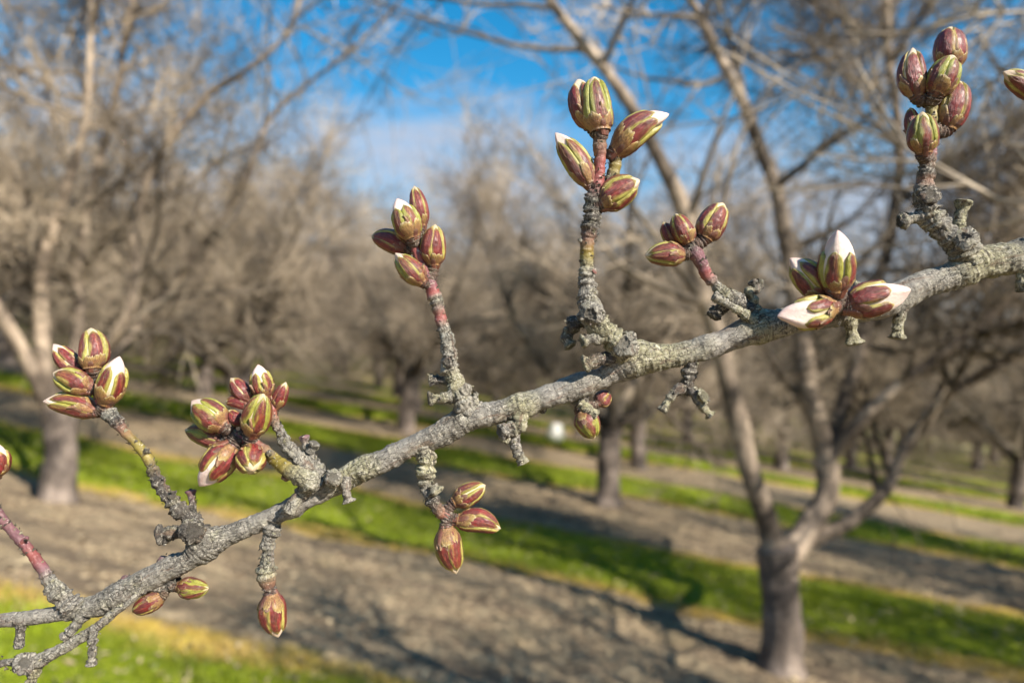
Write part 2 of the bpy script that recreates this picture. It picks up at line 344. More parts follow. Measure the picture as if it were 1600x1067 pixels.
def grow(mb, rng, P, r0, r1, lvl, dens=1.0, sides=None):
    """clothe a limb path with laterals; lvl 1: branches, 2: branchlets, 3: twigs"""
    n = len(P); L = np.linalg.norm(np.diff(P, axis=0), axis=1).sum()
    cnt = {1: 7, 2: 9, 3: 14}[lvl]; cnt = max(2, int(round(cnt * dens * L / {1: 1.9, 2: 1.15, 3: .75}[lvl])))
    for k in range(cnt):
        t = rng.uniform(.22 if lvl == 1 else .12, 1.0) if k else 1.0
        i = min(n - 2, int(t * (n - 1))); f = t * (n - 1) - i; p = P[i] * (1 - f) + P[i + 1] * f
        d = P[i + 1] - P[i]; d /= np.linalg.norm(d); r = r0 + (r1 - r0) * t
        dd = side(rng, d, R(rng.uniform(28, 85 if lvl == 1 else 72))) if k else d
        if lvl == 1:
            Q = wander(rng, p, dd, rng.uniform(.8, 1.4), 6, .13, .05); tube(mb, Q, r * .6, .006, 6); grow(mb, rng, Q, r * .6, .006, 2, dens)
        elif lvl == 2:
            Q = wander(rng, p, dd, rng.uniform(.45, .95), 5, .16, .05); tube(mb, Q, min(r * .6, .010), .0032, 4); grow(mb, rng, Q, .006, .003, 3, dens)
        else:
            Q = wander(rng, p, dd, rng.uniform(.12, .62), 4, .15, .04); tube(mb, Q, .0038, .0018, 3)
def trunk_mesh(rng, mb, P, r, seed):
    """trunk with flared root and knobby skin"""
    C, s = resample(np.asarray(P, float), .03); n = len(C); T, U, V = frames(C); a = np.arange(20) * 2 * np.pi / 20
    t = s / s[-1]; rr = r * (1 + .45 * np.exp(-t * 9) - .06 * t + .12 * np.exp(-(1 - t) * 8))
    d = np.cos(a)[None, :, None] * U[:, None] + np.sin(a)[None, :, None] * V[:, None]
    q = C[:, None] + rr[:, None, None] * d; q = q + d * (r * .13 * fbm(q * 7, seed, 3))[..., None]
    mb.add(q, grid_faces(n, 20, True))
    top = C[-1]; 
    mb.add(np.vstack([q[-1], top + T[-1] * r * .4]), None, [(k, (k + 1) % 20, 20) for k in range(20)])
def tree_mesh(seed, thick=1.0):
    rng = np.random.default_rng(seed); tb = MB(); cb = MB(); h = rng.uniform(.70, .90); r = rng.uniform(.12, .145)
    P = wander(rng, (0, 0, -.08), (rng.normal(0, .04), rng.normal(0, .04), 1), h + .08, 5, .03, 0); trunk_mesh(rng, tb, P, r, seed)
    ns = 5; a0 = rng.uniform(0, 6)
    for k in range(ns):
        a = a0 + k * 2 * np.pi / ns + rng.normal(0, .2); tilt = R(rng.uniform(22, 52)); d = np.array([math.cos(a) * math.sin(tilt), math.sin(a) * math.sin(tilt), math.cos(tilt)])
        Q = wander(rng, P[-1] - d * .12, d, rng.uniform(2.2, 3.0), 10, .075, .03); tube(cb, Q, r * .58 * thick, .022 * thick, 8); 
        grow(cb, rng, Q, r * .58, .022, 1, 1.15)
        e = Q[-1] - Q[-2]; e /= np.linalg.norm(e)
    return tb, cb
ROWP = lambda k: 4.77 + 4.62 * k
protos = []
for i in range(5):
    tb, cb = tree_mesh(20 + i); 
    T = tb.build('trunk', M_TRUNK).data; Cc = cb.build('crown', M_TWIG).data
    protos.append((T, Cc))
for o in [o for o in bpy.data.objects if o.name.split('.')[0] in ('trunk', 'crown')]: bpy.data.objects.remove(o)
def put_tree(x, y, v, rot, sc, label, group=None):
    root = empty('almond_tree', (x, y, float(gz(np.array(float(x)), np.array(float(y)))))); root.rotation_euler.z = rot; root.scale = (sc,) * 3
    tag(root, label, 'tree', group)
    for nm, me in zip(('trunk', 'crown'), protos[v]):
        o = bpy.data.objects.new(nm, me); COL.objects.link(o); o.parent = root
    return root
rng = np.random.default_rng(77)
def tagged_row(k, xs, labels, group):
    for x, l in zip(xs, labels):
        y = ROWP(k) - RX * x; put_tree(x, y, int(rng.integers(5)), rng.uniform(0, 6.3), rng.uniform(1.04, 1.16), l, group)
tagged_row(0, [-9.1, 7.0], ['bare tree of the nearest row past the left edge of the photograph', 'bare tree of the nearest row past the right edge of the photograph'], 'bare trees in the nearest row')
tagged_row(1, [1.18, 7.6, -3.7, -8.8], ['bare tree with dark slim trunk standing just left of the nearest trunk, second row', 'bare tree of the second row past the right edge of the photograph', 'bare tree of the second row behind the left spur clusters', 'bare tree of the second row at the far left edge'], 'bare trees in the second row')
ords = ['third', 'fourth', 'fifth', 'sixth', 'seventh', 'eighth', 'ninth', 'tenth', 'eleventh', 'twelfth']
for k in range(2, 12):
    y0 = ROWP(k); half = .72 * y0 + 2.5; off = (k * 2.1) % 4.5; x = (6.9 - 4.5 * 6 if k == 2 else -half + off - 2)
    while x < half:
        y = ROWP(k) - RX * x
        if abs(x) < .72 * y + 2.8 and not (k == 2 and 6 < x < 8):
            put_tree(x + rng.normal(0, .15), y, int(rng.integers(5)), rng.uniform(0, 6.3), rng.uniform(1.08, 1.28), 'bare blurred almond tree in the %s row back from the branch' % ords[k - 2], 'bare trees in the %s row back' % ords[k - 2])
        x += 4.5 if k < 6 else 4.2
put_tree(9.6, -1.6, 1, 2.0, 1.06, 'bare tree of the camera row to the right, outside the picture', 'bare trees in the camera row')
# unseen tree beside the camera, placed so its crown shades the soil in front
def unseen_shade_tree(x, y, seed, sc, label):
    """its crown is cut open along the sun ray so the branch stays lit"""
    tb, cb = tree_mesh(seed, 1.35); z = float(gz(np.array(float(x)), np.array(float(y)))); V = np.concatenate(cb.v) * sc
    d = np.array(SD); A = at(800, 560, D); best = None
    for k in range(48):
        a = k * 2 * math.pi / 48; Rm = np.array([[math.cos(a), -math.sin(a), 0], [math.sin(a), math.cos(a), 0], [0, 0, 1]])
        Wd = V @ Rm.T + [x, y, z] - A; t = Wd @ d; dist = np.linalg.norm(Wd - t[:, None] * d, axis=1); hit = (dist < .42) & (t > 0)
        if best is None or hit.sum() < best[0]: best = (hit.sum(), a, hit)
    _, a, hit = best; off = 0
    Q = np.concatenate(cb.q); Q = Q[~hit[Q].any(1)]  # twigs crossing the sun ray to the branch are cut away
    m2 = MB(); m2.add(V / sc, Q)
    root = empty('almond_tree', (x, y, z)); root.rotation_euler.z = a; root.scale = (sc,) * 3; tag(root, label, 'tree', 'bare trees in the camera row')
    tb.build('trunk', M_TRUNK, root); m2.build('crown', M_TWIG, root)
unseen_shade_tree(3.6, 0.7, 61, .98, 'unseen bare tree beside the camera, placed so its twigs shade the bare soil in front')
put_tree(-7.5, 1.9, 3, 2.0, 1.0, 'bare tree of the camera row far to the left, outside the picture', 'bare trees in the camera row')

def hand_tree(name, base_px, top_px, depth, r, limbs, label, seed):
    """tree whose trunk and scaffold limbs follow the photographed ones; limb = [(px,py,depth)...], r0, r1"""
    rng = np.random.default_rng(seed); X = (base_px[0] - 800) / F * depth; Y = depth
    z0 = float(gz(np.array(X), np.array(Y))); root = empty(name, (X, Y, z0)); tag(root, label, 'tree', 'bare trees in the nearest row')
    o3 = np.array([X, Y, z0]); tb = MB(); top = at(*top_px, depth)
    trunk_mesh(rng, tb, [np.array([X, Y, z0 - .08]), np.array([X, Y, z0]) * .5 + top * .5 + [.015, 0, 0], top], r, seed)
    tb.build('trunk', M_TRUNK, root, o3)
    cb = MB()
    for pts, r0, r1, dens in limbs:
        P = np.array([at(*p) for p in pts]); C, s = resample(P, .06); lb = MB(); n = len(C)
        C = C + .02 * np.stack([vnoise(C * 3, seed + j) for j in range(3)], -1) * sstep(0, .3, s)[:, None]
        t = s / s[-1]; prof = (r0 + (r1 - r0) * t) * (1 + .10 * vnoise(C * 9, seed))
        tube(lb, C, r0, r1, 12, prof); lb.c = [np.ones((sum(map(len, lb.v)), 4))]; lb.build('limb', M_LIMB, root, o3)
        if dens > 0: grow(cb, rng, C[::2], r0, r1, 1, dens)
    cb.build('crown', M_TWIG, root, o3)
    # dried nut hulls still hanging
    pts = np.concatenate(cb.v); nm, nt_, nb = new_mat('dried_hull'); nb.inputs['Base Color'].default_value = (.10, .065, .045, 1); nb.inputs['Roughness'].default_value = .9
    hi = pts[pts[:, 2] > 1.9]
    for k in range(16):
        c = hi[rng.integers(len(hi))]; mb = MB(); th = np.linspace(0, np.pi, 7)[:, None]; ph = np.arange(9)[None] * 2 * np.pi / 9
        v = np.stack([.013 * np.sin(th) * np.cos(ph), .010 * np.sin(th) * np.sin(ph), .019 * np.cos(th) + 0 * ph], -1); v = v + .002 * vnoise(v * 200 + k, 2)[..., None] - [0, 0, .019]
        mb.add(v + c, grid_faces(7, 9, True)); mb.build('dried_nut', nm, root, o3, attrs=False)
    return root
hand_tree('almond_tree', (1215, 1040), (1215, 858), 4.42, .118, [
    ([(1212, 880, 4.42), (1196, 815, 4.40), (1172, 745, 4.35), (1150, 660, 4.3), (1128, 570, 4.2), (1085, 400, 4.05), (1040, 265, 3.95), (975, 150, 3.9), (905, 60, 3.9), (845, -20, 3.9), (760, -160, 3.9)], .070, .016, .6),
    ([(1222, 880, 4.46), (1262, 825, 4.65), (1292, 770, 4.8), (1290, 700, 4.85), (1262, 600, 4.85), (1240, 450, 4.85), (1212, 300, 4.8), (1180, 200, 4.8), (1130, 110, 4.75), (1075, -10, 4.7), (1000, -160, 4.6)], .082, .018, .8),
    ([(1284, 735, 4.84), (1318, 640, 4.95), (1345, 520, 5.05), (1380, 400, 5.1), (1400, 280, 5.1), (1398, 150, 5.05), (1385, 0, 5.0), (1375, -150, 5.0)], .055, .022, 1.7),
    ([(1288, 728, 4.84), (1345, 660, 4.75), (1420, 590, 4.65), (1500, 530, 4.55), (1590, 455, 4.45), (1720, 330, 4.4), (1800, 180, 4.3)], .045, .024, 1.4),
    ([(1250, 850, 4.6), (1320, 820, 4.8), (1385, 765, 5.0), (1420, 690, 5.1), (1480, 620, 5.2), (1560, 570, 5.2), (1680, 500, 5.2), (1800, 380, 5.2)], .050, .024, .8),
    ([(1345, 800, 4.8), (1385, 812, 4.8), (1400, 850, 4.8), (1392, 905, 4.8)], .006, .003, 0), ([(1385, 765, 5.0), (1425, 830, 5.0), (1448, 890, 5.0), (1462, 960, 5.0)], .006, .003, 0), ([(1400, 730, 5.1), (1470, 780, 5.0), (1500, 850, 5.0)], .005, .002, 0),
], 'nearest bare tree with a vase of pale sunlit limbs right of centre', 11)
hand_tree('almond_tree', (95, 775), (92, 640), 5.95, .125, [
    ([(92, 660, 5.95), (70, 560, 5.9), (62, 470, 5.85), (80, 370, 5.8), (110, 280, 5.75), (140, 180, 5.7), (142, 70, 5.7), (138, -60, 5.7)], 0.068, .016, 1.25),
    ([(95, 660, 5.95), (118, 540, 6.1), (125, 400, 6.2), (150, 270, 6.2), (180, 150, 6.2), (200, 40, 6.2), (215, -80, 6.2)], 0.056, .016, 1.25),
    ([(98, 665, 5.95), (150, 560, 5.9), (205, 480, 5.8), (212, 360, 5.7), (255, 230, 5.6), (325, 150, 5.5), (440, 60, 5.4), (480, -60, 5.4)], .050, .014, .75),
    ([(95, 655, 5.95), (190, 545, 6.3), (275, 435, 6.5), (370, 310, 6.5), (430, 180, 6.5), (560, 70, 6.4), (640, -20, 6.4)], .040, .012, .5),
    ([(90, 655, 5.95), (20, 520, 5.7), (-50, 380, 5.6), (-90, 200, 5.5), (-60, 40, 5.5)], .056, .016, 1.0),
], 'bare tree with thick pale trunk at the left edge behind the bud cluster', 12)

# a small pale bag on the ground far behind the branch
def bag():
    m, t, b = new_mat('white_plastic'); b.inputs['Base Color'].default_value = (.82, .80, .74, 1); b.inputs['Roughness'].default_value = .4
    y = 15.9; x = (868 - 800) / F * y; th = np.linspace(0, np.pi, 24)[:, None]; ph = np.arange(32)[None] * 2 * np.pi / 32
    prof = np.where(th < .7, .35 + .3 * th, 1.0)
    v = np.stack([.16 * np.sin(th) * np.cos(ph), .15 * np.sin(th) * np.sin(ph), .20 * np.cos(th) + .18 + 0 * ph], -1); v = 1.1 * v * (1 + .14 * fbm(v * 14, 3, 3))[..., None]
    z = float(gz(np.array(x), np.array(y))); mb = MB(); mb.add(v + [x, y, z - .02], grid_faces(24, 32, True))
    o = mb.build('bag', m, None, (x, y, z), attrs=False); o.location = (x, y, z); tag(o, 'small white rounded bag on the ground, blurred below the middle of the branch', 'bag')
bag()

# ------------------------------------------------------------------ the branch
GREY = (.21, .19, .16, 1); PALE = (.28, .255, .21, 1); LICH = (.29, .265, .165, 1); SKIN = (.24, .218, .185, .5); DARK_AND_SHADE = (.085, .072, .06, 1); REDB = (.24, .065, .055, 0); OLIV = (.21, .16, .035, 0); MAUV = (.16, .065, .075, .15); BRN = (.20, .10, .06, .3)  # the dark bark tone also carries painted shade on spur 1
K = dict(s=SKIN, g=GREY, p=PALE, l=LICH, d=DARK_AND_SHADE, r=REDB, o=OLIV, m=MAUV, b=BRN)
branch = empty('almond_branch', tuple(at(1500, 425, D)))
tag(branch, 'sunlit grey almond branch with swelling pink-tipped buds, in sharp focus across the foreground', 'branch')
ORG = at(1500, 425, D)
def wp(x, y, w):           # photograph pixel and height w (pixels) towards the viewer, at the branch's distance
    return at(x, y, D - w * S)
SEED = [0]
def bark_tube(mb, pts, ring=1.0, rough=1.0, step=1.6, cap=None, nside=None, twist=0.):
    """pts: (x, y, w, r, key).  ring: strength of annular wrinkles; cap: None | 'knob' | 'round'"""
    SEED[0] += 1; sd = SEED[0] * 13
    A = []
    for p in pts:
        x, y, w, r, k = p; r = r * (1.0 if len(pts) > 30 else .90); A.append([*(wp(x, y, w) / S), r, *K[k]])
    A = np.array(A); C, s = resample(A, step); n = len(C); P = C[:, :3]; r = C[:, 3].copy(); col = np.clip(C[:, 4:8], 0, 1)
    if cap:
        L = s[-1]; e = r[-1]
        if cap == 'knob':                          # flared crater like the end of an old fruit spur
            x = (L - s) / (e * 1.15); r = r * (1 + .26 * np.exp(-(x - .35) ** 2 * 5)); f = np.clip(x / .35, 0, 1); r = r * (np.sqrt(np.clip(1 - (1 - f) ** 2, 0, 1)) * .35 + .65)
        else:
            x = (L - s) / e; f = np.clip(x, 0, 1); r = r * np.sqrt(np.clip(1 - (1 - f) ** 2, .02, 1))
    T, U, V = frames(P); m = nside or int(np.clip(2 * np.pi * r.max() / 2.0, 18, 84)); a = np.arange(m) * 2 * np.pi / m
    ca, sa = np.cos(a), np.sin(a); d = ca[None, :, None] * U[:, None] + sa[None, :, None] * V[:, None]
    tc = np.stack([np.broadcast_to(s[:, None], (n, m)), r[:, None] * ca[None], r[:, None] * sa[None]], -1) + sd * 3.1
    rgh = col[:, 3][:, None] * rough + .12
    low = fbm(tc / 26., sd, 2) * r[:, None] * .12
    mid = fbm(tc * np.array([.09, .13, .13]), sd + 3, 3) * .95
    fine = fbm(tc * np.array([.22, .30, .30]), sd + 5, 3) * .85
    rid = (1 - np.abs(fbm(tc * np.array([.055, .15, .15]), sd + 7, 2)) * 2.2); rid = np.clip(rid, 0, 1) ** 3 * -1.2
    rn = vnoise(tc * np.array([.17, .02, .02]) + np.array([0, 9, 4]), sd + 11); rn2 = vnoise(tc * np.array([.38, .05, .05]), sd + 12)
    rings = (np.clip(rn * 2.2, -1, 1) * 1.5 + np.clip(rn2 * 2, -1, 1) * .9) * ring * np.clip(r / 12, .45, 1.25)[:, None]
    disp = low + (mid * .8 + fine + rid * .7) * rgh * np.clip(r / 12, .5, 1.1)[:, None] + rings * (.35 + .65 * col[:, 3][:, None])
    if cap == 'knob':
        kz = np.exp(-((L - s) / (r[-1] * 1.6 + 1e-6)) ** 2)[:, None]; disp = disp + kz * r[:, None] * (.30 * vnoise(np.stack([np.cos(a)[None] * 1.7 + 0 * s[:, None], np.sin(a)[None] * 1.7 + 0 * s[:, None], 0 * a[None] + s[:, None] * .1], -1) + sd, sd) + .10 * vnoise(tc * .5, sd + 2))
    rad = np.maximum(r[:, None] + disp * np.minimum(1, r / max(r.max() * .3, 1e-6))[:, None], .6)
    q = P[:, None] + rad[..., None] * d
    cc = np.broadcast_to(col[:, None], (n, m, 4)).copy()
    dk = np.clip(-disp / 3.0, 0, .5)[..., None]
    cc[..., :3] = cc[..., :3] * (1 + .18 * fbm(tc / 15., sd + 20, 2)[..., None])      # mottled bark colour
    F_ = grid_faces(n, m, True)
    mb.add(q * S, F_, None, np.clip(cc, 0, 1), tc)
    # end cap
    if cap:
        e = r[-1]; nr = 5; rings_ = []; cols = []; tcs = []
        for k in range(1, nr + 1):
            f = 1 - k / nr; h = (-.30 * math.sin(k / nr * math.pi * .9) if cap == 'knob' else .3 * (1 - f * f)) * e * .8
            z = P[-1] + T[-1] * h; rr = (q[-1] - P[-1]) * f
            lump = fbm((z + rr) * .30, sd + 30, 2)[:, None] * e * .22 * T[-1] * (f if f > 0 else .5)
            rings_.append(z + rr + lump); cols.append(np.clip(cc[-1] * (.80 + .2 * f), 0, 1)); tcs.append(tc[-1] * f + k)
        V2 = np.vstack([q[-1][None]] + [x[None] for x in rings_]).reshape(-1, 3)
        mb.add(V2 * S, grid_faces(nr + 1, m, True), None, np.vstack([cc[-1][None]] + [x[None] for x in cols]).reshape(-1, 4), np.vstack([tc[-1][None]] + [x[None] for x in tcs]).reshape(-1, 3))
    return P
def flakes(mb, P, r, n, key='p', size=4.0, seed=1):
    """little curled bud-scale remains and bark flakes standing off a spur"""
    rg = np.random.default_rng(seed); T, U, V = frames(P)
    for _ in range(n):
        i = int(rg.integers(1, len(P) - 1)); a = rg.uniform(0, 6.28); d = U[i] * math.cos(a) + V[i] * math.sin(a); e = -U[i] * math.sin(a) + V[i] * math.cos(a)
        L = rg.uniform(.6, 1.3) * size; wd = rg.uniform(.5, 1.2) * size; c = P[i] + d * (r[i] * .9); u = np.linspace(-1, 1, 4)[:, None]; v = np.linspace(0, 1, 4)[None]
        q = c + e * (u * wd * (1 - .6 * v))[..., None] + T[i] * (v * L)[..., None] + d * (v ** 1.6 * L * .75 + .8 - .5 * u * u)[..., None] + rg.normal(0, .3, (4, 4, 3))
        q2 = q - d * .9 * (1 - v[..., None])
        col = np.array(K[key]); col = col * rg.uniform(.5, 1.1); col[3] = .6
        mb.add(np.concatenate([q, q2[::-1]]) .reshape(-1, 3) * S, np.concatenate([grid_faces(4, 4), grid_faces(4, 4) + 16]), None, np.clip(col, 0, 1), q2.repeat(2, 0).reshape(-1, 3)[:32])

PT = np.array([0, .06, .16, .28, .42, .56, .70, .82, .91, .97, 1.0]); PR = np.array([.48, .68, .88, .99, 1.0, .94, .80, .60, .38, .18, .02])
def prof(t, fat=1.0):
    t = np.clip(t, 0, 1)
    return np.interp(t, PT, PR) ** fat
RED = np.array([.27, .010, .018]); MAR = np.array([.095, .007, .012]); GRN = np.array([.19, .22, .014]); YEL = np.array([.46, .42, .07]); TAN = np.array([.30, .18, .06]); PINK = np.array([.74, .48, .44]); WHT = np.array([.76, .66, .57]); BRO = np.array([.16, .05, .03]); BLK = np.array([.045, .022, .018])
def bud(parent, tip, base, rpx, open_=.12, hue=.5, roll=0., scales=1.0, label=None, dscale=.0, fat=1.0):
    """swelling flower bud: petal core, five sepals, tan scales and dark basal scales, one mesh
    tip, base: (x, y, w);  open_: share of the length where the petals show;  hue 0 red .. 1 green"""
    SEED[0] += 1; sd = SEED[0] * 7; rg = np.random.default_rng(sd)
    a = wp(*base) / S; b = wp(*tip) / S; L = np.linalg.norm(b - a); z = (b - a) / L
    view = (CAM / S - (a + b) / 2); view /= np.linalg.norm(view); x = view - z * np.dot(view, z); x /= np.linalg.norm(x); y = np.cross(z, x)
    mb = MB(); bend = rg.normal(0, .035, 2) * L; ell = rg.uniform(.96, 1.04)
    asym = rg.normal(0, .03)
    def put(th, t, off, col, alpha, jit=0):
        """th, t grids; off: radial offset in px"""
        rr = prof(t, fat) * rpx * .89 + off; bx = bend[0] * np.sin(t * np.pi); by = bend[1] * np.sin(t * np.pi)
        p = a + z * (t * L)[..., None] + x * (rr * np.cos(th) * ell + bx)[..., None] + y * (rr * np.sin(th) / ell + by)[..., None]
        tc = np.stack([t * 1.0, np.cos(th) * .5 * prof(t), np.sin(th) * .5 * prof(t)], -1) + sd * .37
        c = np.concatenate([np.clip(col, 0, 1), np.broadcast_to(np.asarray(alpha, float), t.shape)[..., None]], -1)
        mb.add(p * S, GF[0], None, c, tc)
    # petal core
    n, m = 34, 40; t = np.linspace(0, 1, n)[:, None] + np.zeros((1, m)); th = np.arange(m)[None] * 2 * np.pi / m + np.zeros((n, 1)); GF = [grid_faces(n, m, True)]
    fold = np.cos(3 * (th - t * 1.3) + rg.uniform(0, 6)); fold = np.sign(fold) * np.abs(fold) ** .5
    k = sstep(.55, .98, t)[..., None]; pc = WHT * (1 - .55 * k) + PINK * .55 * k; st = .5 + .5 * np.cos(3 * (th - t * 1.3) + 1)[..., None]
    pc = pc * (1 - .4 * st) + PINK * .4 * st; pv = np.clip(np.sin(th * 17 + 3 * t) ** 9, 0, 1)[..., None] * .3; pc = pc * (1 - pv) + PINK * pv * .9; cl_ = .6 * (1 - sstep(.05, .24, open_)); pc = pc * (1 - cl_) + (YEL * .7 + PINK * .3) * cl_; gb = sstep(.5, .2, t)[..., None] * .5; pc = pc * (1 - gb) + YEL * gb
    put(th, t, -.9 + fold * .075 * rpx * sstep(0, .2, 1 - t), pc, .06)
    # sepals
    for i in range(5):
        tc_ = roll + i * 2 * np.pi / 5 + rg.normal(0, .10); lay = [0, 1, 0, 1, .5][i]; te = 1 - max(0, open_ - .05) * .85 - rg.uniform(0, .03) - (.025 if lay == 0 else 0); hw = rg.uniform(.68, .88) * (1 - .55 * open_)
        n, m = 30, 21; v = np.linspace(0, 1, n)[:, None]; u = np.linspace(-1, 1, m)[None]; GF = [grid_faces(n, m)]
        tip_sharp = np.sqrt(np.clip(1 - np.clip((v - .58 + open_ * .5) / (.42 + open_ * .5), 0, 1) ** 1.7, 0, 1)) ; wdt = hw * (tip_sharp * .97 + .03) * (1 + .35 * sstep(.6, 1, v))
        thg = tc_ + u * wdt + .05 * np.sin(v * 5 + i); tg = .05 + v * (te - .05) + 0 * u
        tg = tg - .05 * (u ** 2) * v
        plate = (1 - np.abs(u) ** 9) * (1 - v ** 18)
        off = -1.5 + (3.0 + lay * 1.7) * plate * np.clip(rpx / 19, .6, 1.2) + .9 * (1 - u * u) * (1 - v) + .5 * np.exp(-(u / .10) ** 2) * plate + .35 * vnoise(np.stack([v * 14 + 0 * u, u * 5 + 0 * v, 0 * u * v + i], -1), sd)
        mix =   .5 + .5 * vnoise(np.stack([v * 4.0 + 0 * u, u * 3.2 + 0 * v, 0 * u * v + i * 9], -1), sd + 1)
        edge = sstep(.42, .86, np.abs(u) + .55 * (mix - .5) + (hue - .5) * .55 + .12 * v - .07) ; edge = np.maximum(edge, sstep(.84, .99, v) + 0 * u)
        rib = np.exp(-((u - .05) / .13) ** 2) * sstep(.25, .9, v) * hue
        edge = np.clip(np.maximum(edge, rib * .45), 0, 1)[..., None]
        cen = (RED * (mix[..., None]) + MAR * (1 - mix[..., None])); cen = cen * (1 - .3 * hue) + BRO * .3 * hue
        vein = (np.exp(-(((u * 3.5) % 1 - .5) / .12) ** 2) * .35 * np.ones_like(v))[..., None]; cen = cen * (1 - vein) + MAR * .5 * vein
        gy = GRN * (1 - .45 * mix[..., None]) + YEL * .45 * mix[..., None]; gy = gy * hue + (YEL * .7 + TAN * .2 + PINK * .1) * (1 - hue)
        c = cen * (1 - edge) + gy * edge
        rim = (sstep(.90, 1.0, np.abs(u)) * .35 + 0 * v)[..., None]; c = c * (1 - rim) + (YEL * .7 + TAN * .3) * rim
        wt = (sstep(.95, 1.0, v) * .35 + 0 * u)[..., None]; c = c * (1 - wt) + WHT * .9 * wt
        put(thg, tg, off, c, 1 - .5 * edge[..., 0])
    # tan scales
    ns = int(round(5 * scales))
    for i in range(ns):
        n, m = 14, 13; v = np.linspace(0, 1, n)[:, None]; u = np.linspace(-1, 1, m)[None]; GF = [grid_faces(n, m)]
        tc_ = roll + .6 + i * 2 * np.pi / max(ns, 1) + rg.normal(0, .15); te = rg.uniform(.18, .38); hw = rg.uniform(.5, .95)
        wdt = hw * (1 - .35 * v ** 2); thg = tc_ + u * wdt; tg = -.04 + (te + .04) * v * (1 - .34 * u ** 2 * v) + 0 * u
        tg = tg + .035 * vnoise(np.stack([u * 6 + 0 * v, 0 * u * v, 0 * u * v + i], -1), sd + 3) * v
        off = -1.0 + 4.2 * (1 - np.abs(u) ** 6) * (1 - .15 * v ** 8) * np.clip(rpx / 19, .6, 1.2) + .8 * v
        mix = (.5 + .5 * vnoise(np.stack([v * 4 + 0 * u, u * 3 + 0 * v, 0 * u * v + i * 5], -1), sd + 5))[..., None]
        c = TAN * mix + np.array([.27, .12, .05]) * (1 - mix); g = (sstep(.5, 1, v) + 0 * u)[..., None]; c = c * (1 - .35 * g) + YEL * .35 * g; rim = (sstep(.86, 1, np.maximum(np.abs(u) + 0 * v, v + 0 * u)))[..., None]; c = c * (1 - .75 * rim) + np.array([.62, .50, .30]) * .75 * rim
        put(thg, tg, off, c, .8)
    # a few half-shed brown scales higher up, ragged and standing off
    for i in range(int(rg.integers(1, 4)) if scales >= .8 else 0):
        n, m = 14, 9; v = np.linspace(0, 1, n)[:, None]; u = np.linspace(-1, 1, m)[None]; GF = [grid_faces(n, m)]; tc_ = rg.uniform(0, 6.28); hw = rg.uniform(.25, .42); t0 = rg.uniform(.08, .2); te = t0 + rg.uniform(.18, .34)
        thg = tc_ + u * hw * (1 - .75 * v ** 1.5) + .12 * np.sin(v * 3 + i); tg = t0 + (te - t0) * v + 0 * u
        off = 1.2 + 2.4 * (1 - np.abs(u) ** 3) + 2.2 * v ** 3 * (1 - .5 * np.abs(u)) - .0 * v
        off = off * (1 - .9 * (np.abs(u) ** 6)) 
        c = (BRO * .9 + np.array([.05, .03, .015])) * (1 - .7 * v[..., None] ** 2) + np.array([.38, .27, .14]) * .7 * v[..., None] ** 2 + np.zeros((n, m, 3)); put(thg, tg, off, c, .9)
    # dark basal scales
    nd = 13
    for i in range(nd):
        n, m = 9, 9; v = np.linspace(0, 1, n)[:, None]; u = np.linspace(-1, 1, m)[None]; GF = [grid_faces(n, m)]; ring = i % 3
        tc_ = roll + i * 2.4 + rg.normal(0, .2); te = [.12, .19, .26][ring] + dscale * rg.uniform(.6, 1); hw = rg.uniform(.5, .7) ; t0 = -.14 + .03 * ring
        thg = tc_ + u * hw * (1 - .45 * v ** 2); tg = t0 + (te - t0) * v * (1 - .3 * u ** 2) + 0 * u
        off = -.5 + (4.6 - ring * .9) * (1 - .7 * np.abs(u) ** 4) * (.55 + .45 * np.sin(np.minimum(v * 2.2, 1.9))) * np.clip(rpx / 19, .6, 1.2)
        c = BLK * (1 - rg.uniform(.2, .9)) + BRO * rg.uniform(.6, 1.2) + np.zeros((n, m, 3)); rim = (sstep(.8, 1, np.maximum(np.abs(u) + 0 * v, v + 0 * u)))[..., None]; c = c * (1 - .6 * rim) + np.array([.30, .21, .13]) * .6 * rim
        # below the body the scales wrap the pedicel
        rr = np.where(tg < 0, rpx * PR[0] * (1 + tg * 1.5), prof(tg, fat) * rpx) - prof(tg, fat) * rpx
        put(thg, tg, off + rr, c, .5)
    o = mb.build('flower_bud', M_BUD, parent, ORG)
    if label: o['label'] = label
    return o

